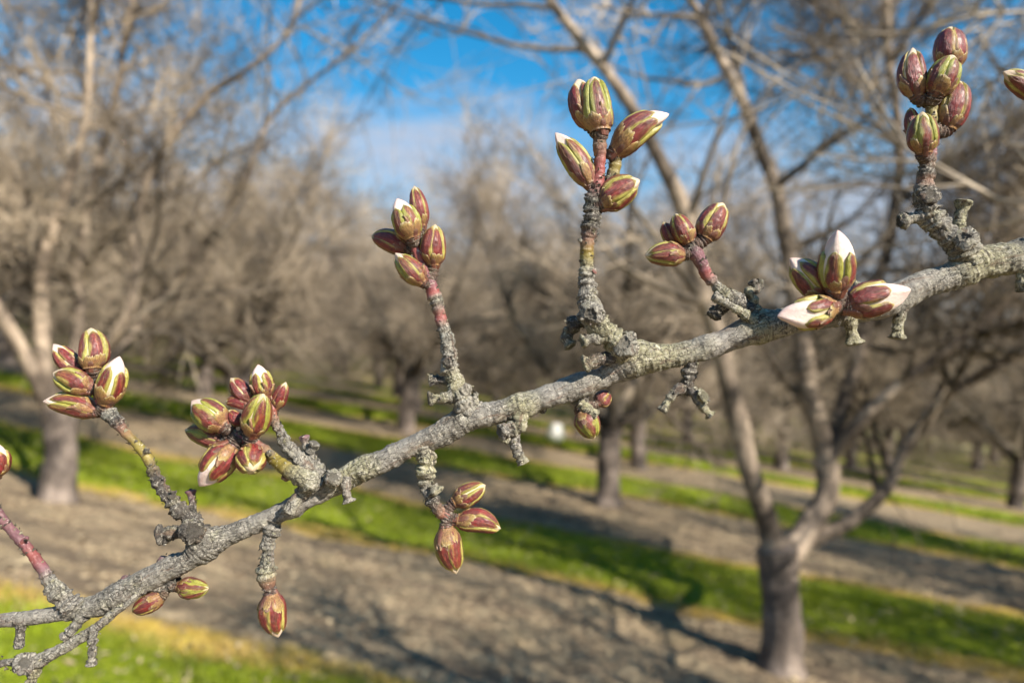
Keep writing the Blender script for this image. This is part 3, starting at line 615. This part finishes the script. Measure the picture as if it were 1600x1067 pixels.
def new_part(name='spur_twig', label=None):
    return MB(), name, label
def make_twig(paths, buds=(), name='spur_twig', label=None, ring=1.0, nfl=10):
    """paths: list of (points, kwargs); first is the stem the buds hang on.  buds: dicts"""
    mb = MB(); Ps = []
    for i, (pts, kw) in enumerate(paths):
        kw = dict(kw); kw.setdefault('ring', ring * 1.3); P = bark_tube(mb, pts, **kw); Ps.append(P)
        rr = np.interp(np.linspace(0, 1, len(P)), np.linspace(0, 1, len(pts)), [p[3] for p in pts])
        if nfl and len(P) > 6: flakes(mb, P, rr, max(2, int(nfl * len(P) / 50)), 'l', 3.0, SEED[0]); flakes(mb, P[len(P) // 3:], rr[len(rr) // 3:], max(2, int(nfl * len(P) / 45)), 'd', 3.2, SEED[0] + 500)
    allP = np.vstack(Ps)
    for bdef in buds:
        a = wp(*bdef['base']) / S; b = wp(*bdef['tip']) / S; z = (b - a) / np.linalg.norm(b - a)
        dd = np.linalg.norm(allP - (a - z * 6), axis=1); j = int(np.argmin(dd)); q = allP[j]
        st = bdef.get('stem')
        if st: q = wp(*st) / S
        rp = bdef['r'] * .50
        mid = (q + a - z * 7) / 2; C = catmull([q, mid * .6 + (a - z * 7) * .4, a - z * 1.0, a + z * 4], 8); n = len(C); T, U, V = frames(C); m = 18; an = np.arange(m) * 2 * np.pi / m
        rad = rp * (1 + .16 * np.sin(np.arange(n) * 1.9))[:, None] * (1 + .12 * vnoise(np.stack([np.arange(n)[:, None] * .5 + 0 * an, np.cos(an) * 1.5 + 0 * np.arange(n)[:, None], np.sin(an) * 1.5 + 0 * np.arange(n)[:, None]], -1), j))
        d = np.cos(an)[None, :, None] * U[:, None] + np.sin(an)[None, :, None] * V[:, None]
        col = np.array([.10, .055, .04, .7]); mb.add((C[:, None] + rad[..., None] * d) * S, grid_faces(n, m, True), None, col, (C[:, None] + rad[..., None] * d))
    o = mb.build(name, M_BARK, branch, ORG)
    if label: o['label'] = label
    for bdef in buds:
        bud(o, bdef['tip'], bdef['base'], bdef['r'], bdef.get('o', .12), bdef.get('h', .5), bdef.get('roll', random.Random(SEED[0]).uniform(0, 1.2)), bdef.get('s', 1.0), bdef.get('label'), bdef.get('d', 0.), bdef.get('fat', 1.0))
    return o
def B(tip, base, r, **k): return dict(tip=tip if len(tip) == 3 else (*tip, 6), base=base if len(base) == 3 else (*base, 0), r=r, **k)

# main limb
limb_pts = [(2500, 150, -60, 46, 'g'), (2000, 270, -30, 38, 'g'), (1760, 345, -10, 32, 'g'), (1660, 376, 0, 28, 'g'), (1600, 398, 0, 25.5, 'g'), (1545, 408, 0, 26, 'l'), (1505, 424, 0, 25, 'l'), (1479, 434, 0, 21, 'p'), (1440, 447, 0, 21, 's'), (1400, 466, 0, 23, 's'), (1355, 480, 0, 22, 's'), (1305, 488, 0, 23, 'g'), (1250, 497, 0, 22, 's'), (1215, 506, 0, 24, 'p'), (1183, 511, 0, 27, 'l'), (1150, 526, 0, 20.5, 's'), (1100, 545, 0, 20, 's'), (1050, 556, 0, 18.5, 'l'), (1018, 559, 0, 23, 'l'), (995, 561, 0, 28, 'l'), (972, 572, 0, 24, 'g'), (945, 588, 0, 17.5, 's'), (900, 604, 0, 19.5, 's'), (850, 621, 0, 18, 's'), (815, 634, 0, 21, 'l'), (785, 642, 0, 18.5, 'g'), (750, 649, 0, 20, 's'), (722, 658, 0, 22, 'g'), (690, 677, 0, 20, 'g'), (660, 690, 0, 18.5, 's'), (630, 704, 0, 17, 's'), (600, 719, 0, 18, 'g'), (573, 730, 0, 20, 'l'), (540, 747, 0, 17.5, 'l'), (500, 768, 0, 18, 's'), (450, 796, 0, 15.5, 's'), (400, 817, 0, 14.5, 's'), (360, 835, 0, 16.5, 'g'), (325, 849, 0, 24, 'g'), (298, 873, 0, 18.5, 'g'), (255, 893, 0, 17.5, 's'), (215, 914, 0, 18, 'g'), (180, 930, 0, 19, 'g'), (152, 945, 0, 16.5, 'g'), (118, 952, 0, 16.5, 'g'), (90, 958, 0, 13, 's'), (45, 965, 0, 11.5, 's'), (0, 969, 0, 11, 's'), (-150, 985, 0, 9.5, 'g'), (-420, 990, 10, 7.5, 'm'), (-760, 950, 30, 5, 'm')]
mb = MB(); LP = bark_tube(mb, limb_pts, ring=.35, rough=.60, step=1.5)
flakes(mb, LP[200:-60], np.full(len(LP), 17.), 46, 'p', 4.5, 5)
mb.build('limb', M_BARK, branch, ORG)

KN = dict(cap='knob'); RD = dict(cap='round')
def stub(pts, label=None, **kw):
    kw = dict(kw); kw.setdefault('cap', 'knob'); mb = MB(); P = bark_tube(mb, pts, **kw)
    flakes(mb, P, np.interp(np.linspace(0, 1, len(P)), np.linspace(0, 1, len(pts)), [p[3] for p in pts]), 4, 'g', 2.6, SEED[0])
    o = mb.build('stub', M_BARK, branch, ORG)
    if label: o['label'] = label

# left-edge red twig
make_twig([([(118, 950, 4, 20, 'g'), (93, 927, 6, 15, 'g'), (76, 905, 6, 12, 'g'), (66, 888, 6, 10, 'm'), (52, 868, 6, 9, 'r'), (34, 846, 6, 9, 'm'), (11, 820, 6, 8.5, 'm'), (-5, 800, 6, 9, 'm'), (-20, 770, 6, 9, 'm'), (-22, 740, 6, 8, 'm')], {}),
           ([(34, 848, 10, 5, 'r'), (44, 838, 12, 4, 'm')], RD)],
          [B((-1, 694, 8), (-8, 741, 4), 18, o=.2, h=.25), B((-50, 690, 8), (-38, 735, 4), 18, o=.2)])
# spur 1, its lower stem and knobs painted dark in place of shade
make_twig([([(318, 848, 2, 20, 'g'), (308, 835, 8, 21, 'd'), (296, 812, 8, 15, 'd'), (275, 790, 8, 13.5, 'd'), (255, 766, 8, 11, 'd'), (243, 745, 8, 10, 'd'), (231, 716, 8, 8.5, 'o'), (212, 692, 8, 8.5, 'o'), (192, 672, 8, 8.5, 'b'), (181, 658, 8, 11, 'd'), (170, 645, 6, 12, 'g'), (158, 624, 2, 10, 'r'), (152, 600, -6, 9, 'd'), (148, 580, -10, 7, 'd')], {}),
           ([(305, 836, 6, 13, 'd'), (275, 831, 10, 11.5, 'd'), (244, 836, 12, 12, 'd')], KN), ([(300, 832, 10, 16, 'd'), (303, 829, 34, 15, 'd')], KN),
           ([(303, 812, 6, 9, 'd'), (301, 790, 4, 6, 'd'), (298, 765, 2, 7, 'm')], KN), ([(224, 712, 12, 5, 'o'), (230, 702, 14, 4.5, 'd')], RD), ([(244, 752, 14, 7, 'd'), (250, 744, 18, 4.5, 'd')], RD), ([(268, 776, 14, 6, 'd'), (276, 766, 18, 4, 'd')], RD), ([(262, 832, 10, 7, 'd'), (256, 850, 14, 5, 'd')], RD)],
          [B((83, 537, -6), (124, 580, -10), 15.5, o=.2, h=.15), B((142, 512, -8), (145, 574, 0), 20, o=.08, h=.55, s=1.2, fat=.8), B((82, 582, 14), (139, 606, 4), 21, o=.1, h=.75), B((66, 627, 16), (146, 642, 4), 19, o=.16, h=.7), B((187, 556, 14), (166, 628, 6), 21.5, o=.26, h=.55, s=1.1)])
# spur 2
make_twig([([(495, 757, 20, 22, 'g'), (468, 743, 34, 15, 'l'), (447, 732, 26, 12.5, 'o'), (427, 715, 14, 10.5, 'o'), (412, 702, 14, 9.5, 'b'), (394, 690, 12, 8.5, 'r'), (377, 684, 8, 8, 'r'), (358, 672, 4, 8, 'd'), (350, 660, 2, 6, 'd')], {}),
           ([(503, 745, -2, 15, 'p'), (473, 721, -4, 13, 'p'), (450, 697, -6, 11, 'g'), (437, 674, -8, 10, 'g'), (427, 654, -8, 9, 'b'), (424, 636, -8, 8, 'r'), (415, 625, -10, 7, 'd')], {}),
           ([(500, 738, -8, 13, 'g'), (484, 714, -10, 9, 'g'), (478, 697, -10, 6.5, 'p'), (474, 680, -10, 7.5, 'm')], KN), ([(484, 706, -6, 8, 'g'), (492, 691, -2, 7.5, 'p')], KN),
           ([(425, 712, 22, 8, 'o'), (418, 704, 27, 7, 'd')], RD), ([(449, 742, 20, 8, 'o'), (445, 742, 27, 7.5, 'b')], KN)],
          [B((299, 626, 12), (348, 664, 10), 22, o=.16, h=.85, s=1.1), B((288, 671, -10), (344, 690, -4), 17, o=.07, h=.9, s=.6), B((311, 760, 22), (362, 697, 10), 24, o=.30, h=.3), B((394, 735, 50), (392, 705, 14), 21.5, o=.08, h=.4, fat=.8), B((412, 614, 34), (394, 676, 20), 20.5, o=.05, h=.8), B((403, 569, 0), (414, 618, -6), 17, o=.28, h=.6), B((360, 590, -4), (389, 624, -8), 14.5, o=.10, h=.0, s=.5), B((447, 596, -12), (431, 636, -10), 11.5, o=.12, h=.1), B((351, 628, -2), (384, 633, -4), 10, o=.08, h=.0, s=.3), B((357, 640, 6), (379, 662, 2), 11.5, o=.05, h=.0, s=.3)], label='crowded twig carrying ten buds')
stub([(484, 758, 12, 14, 'l'), (462, 782, 26, 10.5, 'p'), (449, 802, 30, 10, 'p')], 'pale stub hanging in front of the shaded limb')
stub([(541, 746, 12, 11, 'g'), (541, 768, 20, 7, 'g'), (546, 785, 20, 8, 'p')]); stub([(522, 750, 8, 15, 'l'), (520, 745, 44, 12, 'p')])
# spur 3
make_twig([([(735, 645, 2, 24, 'p'), (722, 625, 6, 20, 'p'), (711, 597, 6, 15.5, 'l'), (702, 570, 6, 14.5, 'p'), (700, 540, 6, 13, 'p'), (693, 514, 6, 12, 'g'), (688, 495, 6, 10.5, 'r'), (682, 470, 6, 11, 'p'), (677, 458, 6, 11.5, 'r'), (671, 440, 6, 10.5, 'm'), (660, 416, 4, 10.5, 'r'), (650, 388, 0, 9, 'r'), (648, 368, -4, 8, 'd')], dict(ring=1.25)),
           ([(715, 618, 8, 13, 'p'), (736, 602, 12, 9.5, 'p')], RD), ([(706, 598, 2, 9, 'l'), (690, 594, 2, 6.5, 'd'), (670, 594, 2, 8.5, 'd')], KN), ([(703, 620, 14, 11, 'g'), (685, 622, 22, 9, 'l'), (668, 624, 24, 8, 'd')], KN), ([(740, 636, 8, 9, 'p'), (744, 612, 8, 3, 'p')], RD), ([(702, 568, 16, 9, 'g'), (699, 565, 26, 8, 'd')], KN)],
          [B((647, 290, -10), (659, 352, -8), 14.5, o=.08, h=.35), B((620, 310, 10), (644, 370, 6), 21, o=.28, h=.85), B((580, 368, -24), (634, 388, -12), 17, o=.05, h=.2, s=.5), B((617, 395, 20), (660, 440, 12), 16.5, o=.16, h=.7), B((680, 350, 8), (677, 412, 4), 19.5, o=.08, h=.35, s=1.4, stem=(672, 446, 4))])
# spur 4
make_twig([([(985, 556, 6, 27, 'l'), (962, 534, 22, 21, 'l'), (938, 512, 26, 20, 'l'), (925, 490, 22, 20, 'g'), (919, 462, 14, 17, 'g'), (917, 442, 8, 15, 'g'), (916, 427, 8, 12.5, 'p'), (917, 400, 8, 11.5, 'o'), (918, 375, 8, 12.5, 'b'), (923, 354, 8, 15, 'd'), (926, 334, 8, 14, 'd'), (926, 312, 8, 12.5, 'd'), (934, 286, 8, 11, 'r'), (937, 256, 8, 10.5, 'r'), (937, 228, 8, 11, 'b'), (936, 206, 8, 13, 'd')], {}),
           ([(932, 312, -4, 11, 'd'), (950, 288, -6, 11, 'd'), (961, 262, -6, 11, 'o'), (962, 240, -4, 11, 'd')], {}),
           ([(932, 498, 2, 13, 'd'), (910, 502, 0, 12, 'd'), (886, 510, -2, 12, 'd')], KN), ([(895, 508, -4, 9, 'd'), (886, 528, -4, 10, 'd'), (893, 542, 2, 10, 'l')], KN), ([(946, 528, 30, 12, 'l'), (925, 530, 34, 9.5, 'p'), (908, 534, 38, 9.5, 'l')], KN), ([(930, 490, 34, 17, 'g'), (923, 491, 56, 15, 'g')], KN), ([(966, 556, 12, 12, 'd'), (936, 562, 24, 10, 'd'), (910, 570, 24, 10, 'l')], KN), ([(982, 546, 24, 18, 'l'), (976, 535, 46, 15, 'p')], KN), ([(908, 377, 10, 6, 'p'), (903, 373, 12, 4, 'p')], RD), ([(928, 424, 12, 6, 'r'), (932, 420, 14, 4, 'p')], RD)],
          [B((903, 124, -6), (925, 196, 0), 21, o=.14, h=.05, s=1.2, fat=.75), B((928, 120, 6), (938, 203, 10), 24.5, o=.08, h=.9, s=1.2, fat=.75), B((1046, 178, 4), (962, 236, -2), 23.5, o=.24, h=.5, s=1.2, stem=(962, 245, -4)), B((867, 207, 10), (920, 284, 6), 19.5, o=.22, h=.65, s=1.1), B((1000, 281, 16), (942, 318, 8), 24, o=.14, h=.55, s=.8)], label='tall upright twig, olive and dark banded, with five large buds')
# spur 5
make_twig([([(1180, 505, 2, 20, 'l'), (1163, 482, 4, 14, 'd'), (1148, 468, 6, 13, 'g'), (1131, 458, 6, 12, 'l'), (1119, 446, 6, 9.5, 'p'), (1105, 430, 6, 10.5, 'r'), (1097, 413, 6, 11, 'm'), (1087, 397, 6, 12, 'm'), (1080, 385, 4, 9, 'd')], {}),
           ([(1175, 500, 14, 13, 'l'), (1158, 488, 20, 8, 'l'), (1135, 474, 22, 7, 'p'), (1114, 462, 22, 7.5, 'p')], KN), ([(1142, 470, -4, 10, 'd'), (1122, 486, -8, 12, 'd'), (1114, 498, -8, 11, 'd')], KN),
           ([(1180, 492, 0, 11, 'l'), (1178, 470, 4, 8, 'l'), (1170, 455, 6, 8, 'l'), (1182, 452, 2, 8, 'g'), (1174, 438, 2, 8, 'd')], KN), ([(1182, 456, -2, 7, 'g'), (1190, 438, -4, 7, 'd')], KN)],
          [B((1007, 400, 12), (1066, 398, 6), 18, o=.07, h=.6, s=1.0, d=.1), B((1036, 346, -16), (1055, 380, -8), 12, o=.06, h=.1), B((1055, 334, 0), (1076, 378, 2), 17, o=.05, h=.5, s=1.3, d=.1, fat=.8), B((1130, 317, 0), (1101, 371, 2), 21, o=.08, h=.4, s=1.3, d=.1, fat=.8)])
# cluster 6
make_twig([([(1304, 488, 8, 20, 'g'), (1306, 480, 30, 16, 'd'), (1309, 472, 52, 14, 'd'), (1310, 466, 66, 12, 'd')], {}), ([(1340, 455, 18, 10, 'g'), (1343, 446, 26, 8.5, 'l')], KN)],
          [B((1309, 359, 104), (1307, 452, 84), 24.5, o=.42, h=.75, s=.9), B((1234, 403, 58), (1286, 460, 60), 21, o=.20, h=.5, s=.6), B((1214, 494, 98), (1298, 481, 80), 24, o=.46, h=.55, s=.8), B((1424, 452, 86), (1326, 478, 74), 26, o=.42, h=.35, s=.4)], label='short twig with four buds opening white')
stub([(1326, 495, 8, 15, 'l'), (1331, 517, 12, 9.5, 'l'), (1334, 540, 12, 12, 'l')]); stub([(1408, 480, 2, 13, 'd'), (1404, 507, 4, 9.5, 'l'), (1401, 530, 4, 11, 'l')])
# spur 7
make_twig([([(1512, 410, 2, 28, 'l'), (1498, 382, 6, 23, 'g'), (1476, 364, 8, 18.5, 'g'), (1457, 343, 8, 18, 'g'), (1449, 322, 8, 19, 'd'), (1446, 300, 8, 17.5, 'g'), (1446, 284, 8, 13, 'b'), (1448, 268, 8, 12, 'd'), (1450, 250, 8, 13, 'b'), (1452, 236, 8, 11.5, 'm'), (1455, 214, 8, 11, 'd'), (1455, 180, 4, 10.5, 'o'), (1456, 150, 0, 10, 'd'), (1470, 125, -4, 9, 'd')], {}),
           ([(1444, 338, 6, 13, 'g'), (1424, 342, 6, 9.5, 'p'), (1404, 347, 6, 13, 'd')], KN), ([(1497, 365, 4, 12, 'l'), (1501, 338, 2, 9, 'l'), (1507, 313, 2, 10.5, 'l')], KN), ([(1508, 378, 18, 17, 'l'), (1508, 370, 34, 14, 'g')], KN), ([(1452, 306, 20, 12, 'd'), (1456, 302, 28, 11, 'd')], KN), ([(1474, 345, 8, 8, 'g'), (1477, 332, 8, 4, 'g')], RD)],
          [B((1484, 42, -10), (1486, 104, -8), 22, o=.05, h=.15, s=1.2, fat=.8), B((1426, 74, -2), (1431, 150, 0), 20, o=.12, h=.1, s=.8, d=.12), B((1489, 86, 22), (1462, 146, 14), 23, o=.10, h=.95, s=1.0, fat=.85), B((1499, 126, 4), (1479, 200, 4), 21.5, o=.04, h=.4, s=1.3, d=.08, fat=.85), B((1441, 174, 28), (1443, 237, 18), 22, o=.08, h=.85, s=.8), B((1422, 168, -8), (1430, 212, -4), 12, o=.05, h=.3)], label='tall dark twig at the right with six stacked buds')
make_twig([([(1608, 400, -10, 18, 'd'), (1620, 360, -14, 16, 'd'), (1632, 280, -20, 12, 'd'), (1640, 200, -20, 10, 'r'), (1642, 150, -20, 9, 'd')], {})], [B((1567, 112, -10), (1628, 148, -18), 18, o=.12, h=.5, s=.7), B((1660, 90, -10), (1645, 145, -16), 18, o=.1)])
stub([(1600, 405, 8, 14, 'd'), (1597, 434, 12, 10, 'l'), (1601, 456, 12, 10, 'd')])
# hanging spur 8
make_twig([([(662, 700, 0, 19, 'g'), (667, 720, 4, 15.5, 'l'), (665, 738, 4, 14.5, 'l'), (666, 758, 4, 11.5, 'g'), (675, 782, 4, 11.5, 'd'), (688, 799, 4, 11, 'b'), (702, 808, 4, 9, 'r')], {}), ([(676, 758, 12, 8, 'g'), (684, 772, 14, 10, 'l')], KN), ([(662, 762, 4, 6, 'd'), (657, 768, 6, 3, 'd')], RD)],
          [B((759, 757, -8), (711, 784, 0), 17.5, o=.08, h=.6, d=.16, s=1.2), B((783, 826, 2), (717, 812, 4), 18, o=.06, h=.4, d=.13, s=1.2), B((713, 897, 10), (697, 826, 8), 20, o=.10, h=.5, d=.16, s=1.2)])
# hanging spur 9
make_twig([([(430, 812, 2, 17, 'g'), (425, 830, 4, 14.5, 'g'), (419, 850, 4, 13, 'g'), (417, 872, 4, 11.5, 'g'), (416, 893, 4, 16, 'l'), (419, 911, 4, 13, 'b'), (421, 924, 4, 10, 'd')], {})], [B((435, 996, 8), (423, 930, 4), 21, o=.13, h=.35, d=.10, s=1.0)])
# buds under the limb at the left
make_twig([([(232, 912, -6, 10, 'd'), (256, 916, -6, 10, 'd'), (280, 908, -6, 9, 'd')], {})], [B((327, 919, 0), (281, 917, -4), 16, o=.03, h=.85, d=.28, s=1.0), B((206, 955, 2), (252, 931, -4), 14.5, o=.03, h=.3, d=.25, s=1.4, fat=.8)], label='short shaded twig under the limb with two small buds')
stub([(256, 880, -6, 12, 'd'), (252, 868, -8, 9, 'm')], cap='round'); stub([(197, 908, -4, 11, 'd'), (192, 899, -4, 8, 'm')], cap='round')
# lower left weathered dead twig
make_twig([([(222, 916, 10, 5, 'p'), (206, 936, 12, 6, 'p'), (180, 956, 12, 7, 'p'), (145, 984, 12, 8.5, 'p'), (107, 1007, 12, 9, 'p'), (72, 1026, 12, 11, 'p'), (56, 1034, 12, 12, 'g'), (40, 1036, 10, 10, 'g'), (12, 1034, 8, 6.5, 'g'), (-20, 1043, 8, 6.5, 'm'), (-120, 1075, 8, 6, 'm')], dict(ring=.4)),
           ([(44, 1036, 14, 14, 'g'), (38, 1034, 30, 13, 'g')], KN), ([(60, 1034, 8, 11, 'l'), (54, 1050, 8, 10.5, 'l'), (48, 1068, 8, 9, 'l'), (38, 1110, 8, 8, 'g')], {}), ([(146, 984, 16, 9, 'g'), (145, 1000, 18, 8.5, 'g'), (144, 1020, 18, 6, 'g'), (143, 1040, 18, 7.5, 'p')], KN), ([(148, 990, 18, 5, 'g'), (153, 986, 18, 4, 'g')], RD)], name='dead_twig', label='bleached bare twig running to the lower left corner')
stub([(130, 960, 8, 12, 'g'), (118, 977, 12, 8, 'g'), (98, 998, 14, 8.5, 'g')]); stub([(34, 968, 4, 13, 'g'), (32, 985, 4, 7, 'd'), (29, 1012, 4, 8, 'g')])
# hanging dead spur 10
make_twig([([(1082, 555, 0, 15, 'd'), (1079, 572, 0, 13.5, 'd'), (1076, 590, 0, 12, 'd'), (1073, 607, 0, 10, 'd'), (1072, 620, 0, 5, 'd')], RD), ([(1072, 603, 2, 9, 'd'), (1054, 613, 6, 8, 'g'), (1041, 631, 8, 6.5, 'l'), (1033, 643, 8, 8, 'g')], KN), ([(1080, 606, 2, 9, 'd'), (1091, 627, 8, 8.5, 'g'), (1103, 642, 10, 6.5, 'l'), (1111, 651, 10, 8.5, 'l')], KN), ([(1092, 622, 12, 9, 'l'), (1101, 617, 20, 9.5, 'l')], KN)], name='dead_spur')
# dead spur 11
make_twig([([(813, 645, 6, 15, 'l'), (811, 664, 10, 12.5, 'l'), (805, 680, 10, 9, 'g'), (808, 703, 10, 8.5, 'g'), (818, 725, 10, 9.5, 'l')], KN), ([(808, 668, 12, 12, 'l'), (792, 672, 18, 12.5, 'g'), (780, 674, 24, 10.5, 'g')], KN), ([(795, 678, 14, 9, 'g'), (787, 692, 16, 6.5, 'l')], KN)], name='dead_spur')
# bud and stub under the middle
make_twig([([(905, 610, -4, 15, 'd'), (910, 626, -4, 12, 'd'), (908, 640, -2, 9, 'd')], {}), ([(906, 630, 6, 10, 'l'), (920, 642, 10, 9.5, 'l'), (933, 651, 12, 9.5, 'l')], KN)],
          [B((929, 686, 10), (909, 645, 2), 18.5, o=.02, h=.9, d=.30, s=.8), B((953, 611, -22), (934, 630, -12), 13, o=.10, h=.2, s=.3)], label='shaded stub under the middle of the limb with a green bud')
stub([(845, 634, -4, 8, 'd'), (851, 646, -4, 4, 'd')], cap='round')
